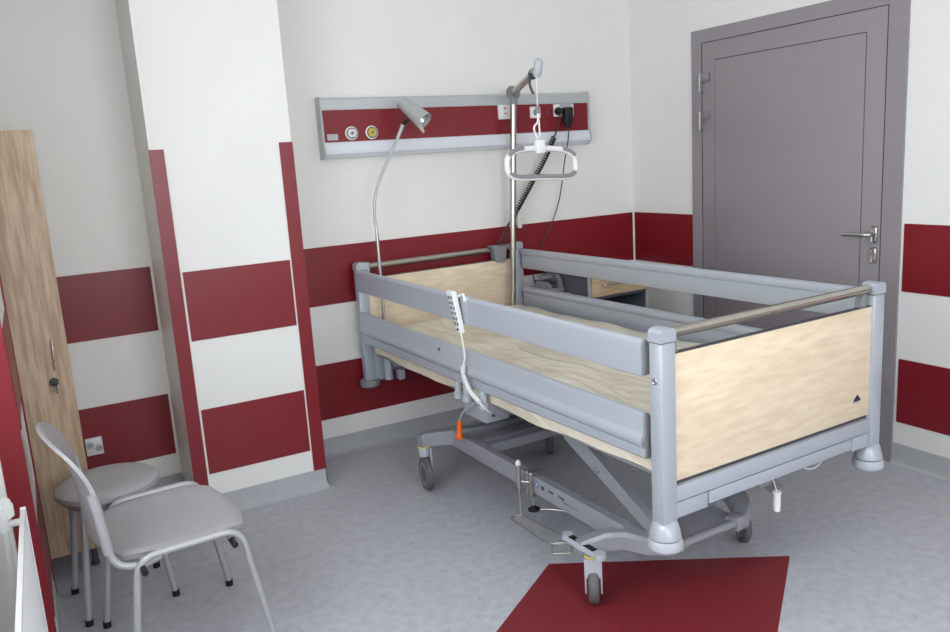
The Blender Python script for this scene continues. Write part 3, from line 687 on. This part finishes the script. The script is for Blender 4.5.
cbn = thing('call_handset', 'white nurse call pendant hanging from the wall unit behind the pole', 'call button', (-.89, -.05, 1.15))
CO = V((.91, .05, -1.15))
obj('pendant_body', B(-.924, -.896, -.062, -.044, 1.10, 1.205, bev=.006), M['white'], cbn, loc=CO)
obj('cord', TU(smooth_path([(-.930, -.078, 1.73), (-.921, -.084, 1.70), (-.925, -.085, 1.60), (-.935, -.06, 1.45), (-.95, -.055, 1.30), (-.975, -.05, 1.23), (-.955, -.05, 1.185), (-.925, -.052, 1.20), (-.912, -.053, 1.207)]), .0028, n=6), M['white'], cbn, loc=CO)

# ------------------------------------------------------------------ wall socket behind the stool
so = thing('wall_socket', 'white double wall socket in the lower red band beside tall cabinet', 'socket', (-3.237, 0, .322))
SO = V((3.237, 0, -.322))
pl = obj('socket_plate', B(-3.273, -3.201, -.020, -.004, .281, .363, bev=.003), M['white'], so, loc=SO)
for dx in (-.017, .018):
    h = obj('socket_insert', LA([(0, 0), (.015, 0), (.016, .003), (.012, .0035), (0, .0015)], (-3.237+dx, -.020, .322-dx*.5), (0, -1, 0)), M['bedl'], pl)
    obj('socket_hole', many(CY((-3.242+dx, -.0215, .322-dx*.5), (-3.242+dx, -.0245, .322-dx*.5), .0022, n=8), CY((-3.232+dx, -.0215, .322-dx*.5), (-3.232+dx, -.0245, .322-dx*.5), .0022, n=8)), M['black'], h)

# ------------------------------------------------------------------ bedside cabinet behind the bed
ns = thing('bedside_cabinet', 'dark grey bedside cabinet with oak drawer beyond the far bed rail', 'bedside cabinet', (-.545, -.29, 0))
NO = V((.545, .29, 0))
def no(name, fill, m, parent=None): return obj(name, fill, m, parent or ns, loc=NO if parent is None else (0, 0, 0))
NX0, NX1, NY0, NY1 = -.755, -.335, -.50, -.07
no('body', many(B(NX0, NX0+.018, NY0+.004, NY1, .07, .838), B(NX1-.018, NX1, NY0+.004, NY1, .07, .838), B(NX0+.018, NX1-.018, NY1-.012, NY1, .07, .838),
                B(NX0+.018, NX1-.018, NY0+.004, NY1-.012, .07, .088), B(NX0+.018, NX1-.018, NY0+.02, NY1-.012, .52, .535), B(NX0+.018, NX1-.018, NY0+.02, NY1-.012, .705, .72)), M['ledge'])
no('front_edge', B(NX0, NX0+.016, NY0-.004, NY0+.004, .07, .838), M['alu'])
no('front_edge', B(NX1-.012, NX1, NY0-.004, NY0+.004, .07, .72), M['alu'])
no('table_top', B(NX0-.004, NX1+.004, NY0-.016, NY1, .839, .857, bev=.003), M['oakd'])
dw = no('drawer', B(NX0+.019, NX1-.002, NY0-.014, NY0+.003, .727, .836, bev=.001), M['oakd'])
no('drawer_handle', TU(bend_path([(-.675, NY0-.014, .790), (-.675, NY0-.04, .790), (-.49, NY0-.04, .790), (-.49, NY0-.014, .790)], .015), .0045, n=8), M['chrome'], dw)
no('door', B(NX0+.019, NX1-.019, NY0-.010, NY0+.003, .092, .52, bev=.001), M['oakd'])
for x in (NX0+.04, NX1-.04):
    for y in (NY0+.05, NY1-.05):
        no('caster', many(CY((x, y, .045), (x, y, .07), .008), CY((x-.011, y, .0225), (x+.011, y, .0225), .0225)), M['dark'])
no('side_shelf', many(B(-.862, NX0, -.34, -.08, .722, .737, bev=.003), B(-.80, NX0, -.22, -.19, .66, .722)), M['oakd'])
# grey charger unit on the shelf
tf = thing('charger_unit', 'grey plastic charger with dark cradle beside the bedside cabinet', 'charger', (-.81, -.20, .737))
TO = V((.81, .20, -.737))
def to(name, fill, m): return obj(name, fill, m, tf, loc=TO)
to('base', B(-.860, -.765, -.30, -.10, .738, .765, bev=.008), M['plast'])
to('cradle', many(PR([(-.29, .765), (-.28, .81), (-.255, .835), (-.15, .835), (-.13, .81), (-.125, .765)], 'x', -.795, -.770), PR([(-.29, .765), (-.28, .79), (-.25, .80), (-.15, .80), (-.125, .765)], 'x', -.856, -.845), B(-.856, -.770, -.22, -.17, .812, .833, bev=.006)), M['plast'])
to('dark_insert', many(B(-.845, -.795, -.27, -.15, .765, .785, bev=.004), CY((-.85, -.12, .79), (-.80, -.27, .80), .009)), M['dark'])

# ------------------------------------------------------------------ tall cabinet
tc_ = thing('tall_cabinet', 'tall narrow oak cabinet in the corner behind the round stool', 'cabinet', (-3.49, -.34, 0))
TO2 = V((3.49, .34, 0))
def co(name, fill, m, parent=None): return obj(name, fill, m, parent or tc_, loc=TO2 if parent is None else (0, 0, 0))
CX0, CX1, CY0 = -3.70, -3.292, -.60
co('body', B(CX0, CX1, CY0, -.03, .092, 1.713, bev=.0015), M['oakv'])
cd = co('door', B(CX0+.001, CX1-.001, CY0-.02, CY0-.002, .092, 1.713, bev=.0012), M['oakv'])
co('handle', TU(smooth_path([(-3.3435, CY0-.019, .948), (-3.344, CY0-.038, .925), (-3.346, CY0-.043, .885), (-3.348, CY0-.038, .85), (-3.349, CY0-.019, .825)]), .0045, n=8), M['chrome'], cd)
lc = co('lock', LA([(0, 0), (.016, 0), (.016, .006), (.012, .012), (0, .013)], (-3.357, CY0-.019, .785), (0, -1, 0)), M['dark'], cd)
co('key', B(-3.353, -3.350, CY0-.048, CY0-.03, .745, .785), M['black'], lc)
for x in (CX0+.04, CX1-.025):
    for y in (CY0+.04, -.08):
        co('foot', many(CY((x, y, .0), (x, y, .012), .016), CY((x, y, .012), (x, y, .092), .013)), M['dark'])

# ------------------------------------------------------------------ chair
ch = thing('visitor_chair', 'grey plastic chair with tubular frame and backrest in front of the stool', 'chair', (-3.105, -1.345, 0), math.radians(4))
def ps(u, v, k):                                   # rounded rectangle map
    return u*math.sqrt(1-k*v*v/2), v*math.sqrt(1-k*u*u/2)
def seat_top(u, v, d=0):
    a, b = ps(u, v, .62)
    e = max(0, max(abs(u), abs(v))-.9)/.1
    x = .005+a*.212; y = b*(.232+.008*a)
    z = .447-.010*(1-b*b)*(1-a*a*.5)-(.018*max(0, (a-.55)/.45)**2)+.004*b*b
    return V((x, y, z-.006*e-d))
obj('seat', lambda bm: shell(bm, lambda u, v: seat_top(u, v), lambda u, v: seat_top(u*.97, v*.97, .020), 18, 20), M['chair'], ch, sharp=60)
def back_f(u, v, d=0):
    # u across, v up
    a, b = u, v
    k = .5 if v > 0 else .28
    aa, bb = ps(a, b, k)
    z = .638+bb*.176
    x = -.222-.026*((bb+1)/2)-.062*max(0, bb)**2.0+.022*aa*aa*(1-.4*bb)
    return V((x-d, aa*.205, z))
obj('backrest', lambda bm: shell(bm, lambda u, v: back_f(u, v), lambda u, v: back_f(u, v, .012), 16, 20), M['chair'], ch, sharp=60)
for s in (-1, 1):
    def uframe(bm, s=s):
        tube(bm, bend_path([(-.200, s*.262, .012), (-.140, s*.246, .444), (.160, s*.246, .444), (.228, s*.268, .012)], .06, 8), .011)
    fr_ = obj('leg_frame', uframe, M['chairf'], ch)
    for x in (-.200, .228):
        obj('foot_cap', CY((x, s*(.262 if x < 0 else .268), 0), (x, s*(.262 if x < 0 else .268), .022), .0135), M['black'], fr_)
    bf = obj('back_frame', TU(bend_path([(-.224, s*.204, .64), (-.215, s*.208, .58), (-.203, s*.214, .43), (-.13, s*.232, .412), (-.075, s*.243, .434)], .06, 8), .011), M['chairf'], ch)
    obj('back_sleeve', TU([(-.225, s*.203, .65), (-.2185, s*.206, .60), (-.211, s*.209, .52), (-.207, s*.212, .47)], .0145, n=12), M['chair'], bf)
    for x in (-.13, .13):
        obj('link_stub', CY((x, s*.235, .418), (x, s*.285, .412), .0095), M['black'], fr_)
obj('seat_support', many(CY((-.12, -.25, .424), (-.12, .25, .424), .009), CY((.13, -.25, .424), (.13, .25, .424), .009)), M['chairf'], ch)

# ------------------------------------------------------------------ round stool
st = thing('round_stool', 'grey round stool with four tube legs between chair and cabinet', 'stool', (-3.243, -.895, 0), math.radians(6))
obj('seat', LA([(0, .412), (.145, .412), (.166, .418), (.176, .432), (.174, .448), (.160, .458), (.11, .462), (0, .463)], (0, 0, 0), n=48), M['chair'], st)
fr2 = obj('seat_ring', many(TU([V((math.cos(2*PI*i/32)*.135, math.sin(2*PI*i/32)*.135, .402)) for i in range(32)], .010, n=10, closed=True)), M['chairf'], st)
for sx in (-1, 1):
    for sy in (-1, 1):
        l_ = obj('leg', CY((sx*.105, sy*.105, .411), (sx*.148, sy*.140, .010), .0115), M['chairf'], st)
        obj('foot_cap', CY((sx*.1485, sy*.1405, 0), (sx*.148, sy*.140, .022), .0135), M['black'], l_)

# ------------------------------------------------------------------ radiator in the window niche
ra = thing('radiator', 'white fluted panel radiator with thermostatic valve in the window niche', 'radiator', (-3.492, -1.5, 0), math.radians(-1.0))
RA = V((3.472, 1.5, 0))
def rao(name, fill, m, parent=None): return obj(name, fill, m, parent or ra, loc=RA if parent is None else (0, 0, 0))
RY0, RY1, RX = -3.3, -1.50, -3.462
def fluted(bm):
    n = 84; pts = []
    for i in range(n+1):
        y = RY0+.012+(RY1-RY0-.024)*i/n
        pts.append((RX-(.007 if i % 2 else 0)-.001, y))
    poly = [(RX-.014, RY0+.012)]+pts+[(RX-.014, RY1-.012)]
    prism(bm, poly, 'z', .10, .632)
rao('front_panel', fluted, M['whitep'])
rao('rim', many(B(RX-.014, RX+.001, RY1-.005, RY1, .095, .642, bev=.002), B(RX-.014, RX+.002, RY0, RY0+.012, .095, .642, bev=.002), B(RX-.013, RX+.000, RY0+.012, RY1-.012, .632, .640, bev=.002), B(RX-.014, RX+.002, RY0+.012, RY1-.012, .092, .102, bev=.002)), M['whitep'])
rao('supply_pipe', many(CY((RX-.015, -1.53, .612), (-3.518, -1.53, .612), .010), TU(bend_path([(-3.518, -1.53, .625), (-3.518, -1.53, .16), (-3.518, -1.53, .0)], .02), .009), CY((RX-.015, -1.53, .20), (-3.60, -1.53, .20), .010), CY((-3.60, -1.53, .215), (-3.60, -1.53, .0), .009)), M['whitep'])
vv = rao('valve', many(CY((-3.518, -1.53, .595), (-3.518, -1.53, .640), .016)), M['whitep'])
def knurl(bm):
    n = 28
    for k, (r, z0, z1) in enumerate(((.030, .635, .668), (.026, .668, .680))):
        pts = [(-3.518+math.cos(2*PI*i/(2*n))*(r-(.0025 if i % 2 else 0)), -1.53+math.sin(2*PI*i/(2*n))*(r-(.0025 if i % 2 else 0))) for i in range(2*n)]
        prism(bm, pts, 'z', z0, z1)
rao('thermostat_head', knurl, M['white'], vv)
rao('wall_bracket', many(B(-3.66, RX-.022, -2.0, -1.97, .3, .33), B(-3.61, RX-.022, -2.9, -2.87, .3, .33)), M['whitep'])

# ------------------------------------------------------------------ light: daylight through the windows, added fill lamp overhead
for (y0, y1), e in zip(wins, (66, 26)):
    L = bpy.data.lights.new('daylight', 'AREA'); L.shape = 'RECTANGLE'; L.size = WZ1-WZ0; L.size_y = y1-y0; L.energy = e; L.color = (.93, .97, 1.0)
    lo_ = bpy.data.objects.new('daylight', L); C.objects.link(lo_); lo_.location = (XL-.30, (y0+y1)/2, (WZ0+WZ1)/2)
    lo_.rotation_euler = (0, -PI/2, 0)
L = bpy.data.lights.new('daylight', 'AREA'); L.shape = 'RECTANGLE'; L.size = RX1-RX0; L.size_y = WZ1-WZ0; L.energy = 95; L.color = (.95, .98, 1.0)
lo_ = bpy.data.objects.new('daylight', L); C.objects.link(lo_); lo_.location = ((RX0+RX1)/2, YB-.30, (WZ0+WZ1)/2); lo_.rotation_euler = (PI/2, 0, 0)
cl = thing('fill_lamp', 'square white fill lamp added overhead, out of view', 'fill lamp', (-1.9, -3.4, H))  # unseen lamp, added overhead to give soft fill light
obj('lamp_frame', many(B(-.32, .32, -.32, -.29, -.06, 0), B(-.32, .32, .29, .32, -.06, 0), B(-.32, -.29, -.29, .29, -.06, 0), B(.29, .32, -.29, .29, -.06, 0)), M['white'], cl)
em = bpy.data.materials.new('fill diffuser'); em.use_nodes = True
em.node_tree.nodes['Principled BSDF'].inputs['Emission Color'].default_value = (1, .97, .93, 1)
em.node_tree.nodes['Principled BSDF'].inputs['Emission Strength'].default_value = 6
obj('diffuser', B(-.29, .29, -.29, .29, -.05, -.03), em, cl)
wd = bpy.data.worlds.new('sky'); bpy.context.scene.world = wd; wd.use_nodes = True
wd.node_tree.nodes['Background'].inputs[0].default_value = (.75, .85, 1, 1); wd.node_tree.nodes['Background'].inputs[1].default_value = 1.0

# ------------------------------------------------------------------ camera
cam = bpy.data.cameras.new('camera'); co_ = bpy.data.objects.new('camera', cam); C.objects.link(co_)
yaw, pit, rol = -.502015, -.195833, -.063149
f = V((-math.sin(yaw)*math.cos(pit), math.cos(yaw)*math.cos(pit), math.sin(pit)))
rt = V((math.cos(yaw), math.sin(yaw), 0)); up = rt.cross(f)
r1 = rt*math.cos(rol)+up*math.sin(rol); u1 = up*math.cos(rol)-rt*math.sin(rol)
m4 = Matrix(((r1.x, u1.x, -f.x, -3.36953), (r1.y, u1.y, -f.y, -3.97036), (r1.z, u1.z, -f.z, 1.52029), (0, 0, 0, 1)))
co_.matrix_world = m4
cam.sensor_width = 36; cam.lens = 802.775/950*36; cam.clip_start = .02
S = bpy.context.scene; S.camera = co_
S.view_settings.view_transform = 'Standard'; S.view_settings.look = 'None'; S.view_settings.gamma = 1
S.view_settings.use_curve_mapping = False; S.view_settings.exposure = -0.12
S.cycles.max_bounces = 12; S.cycles.diffuse_bounces = 8
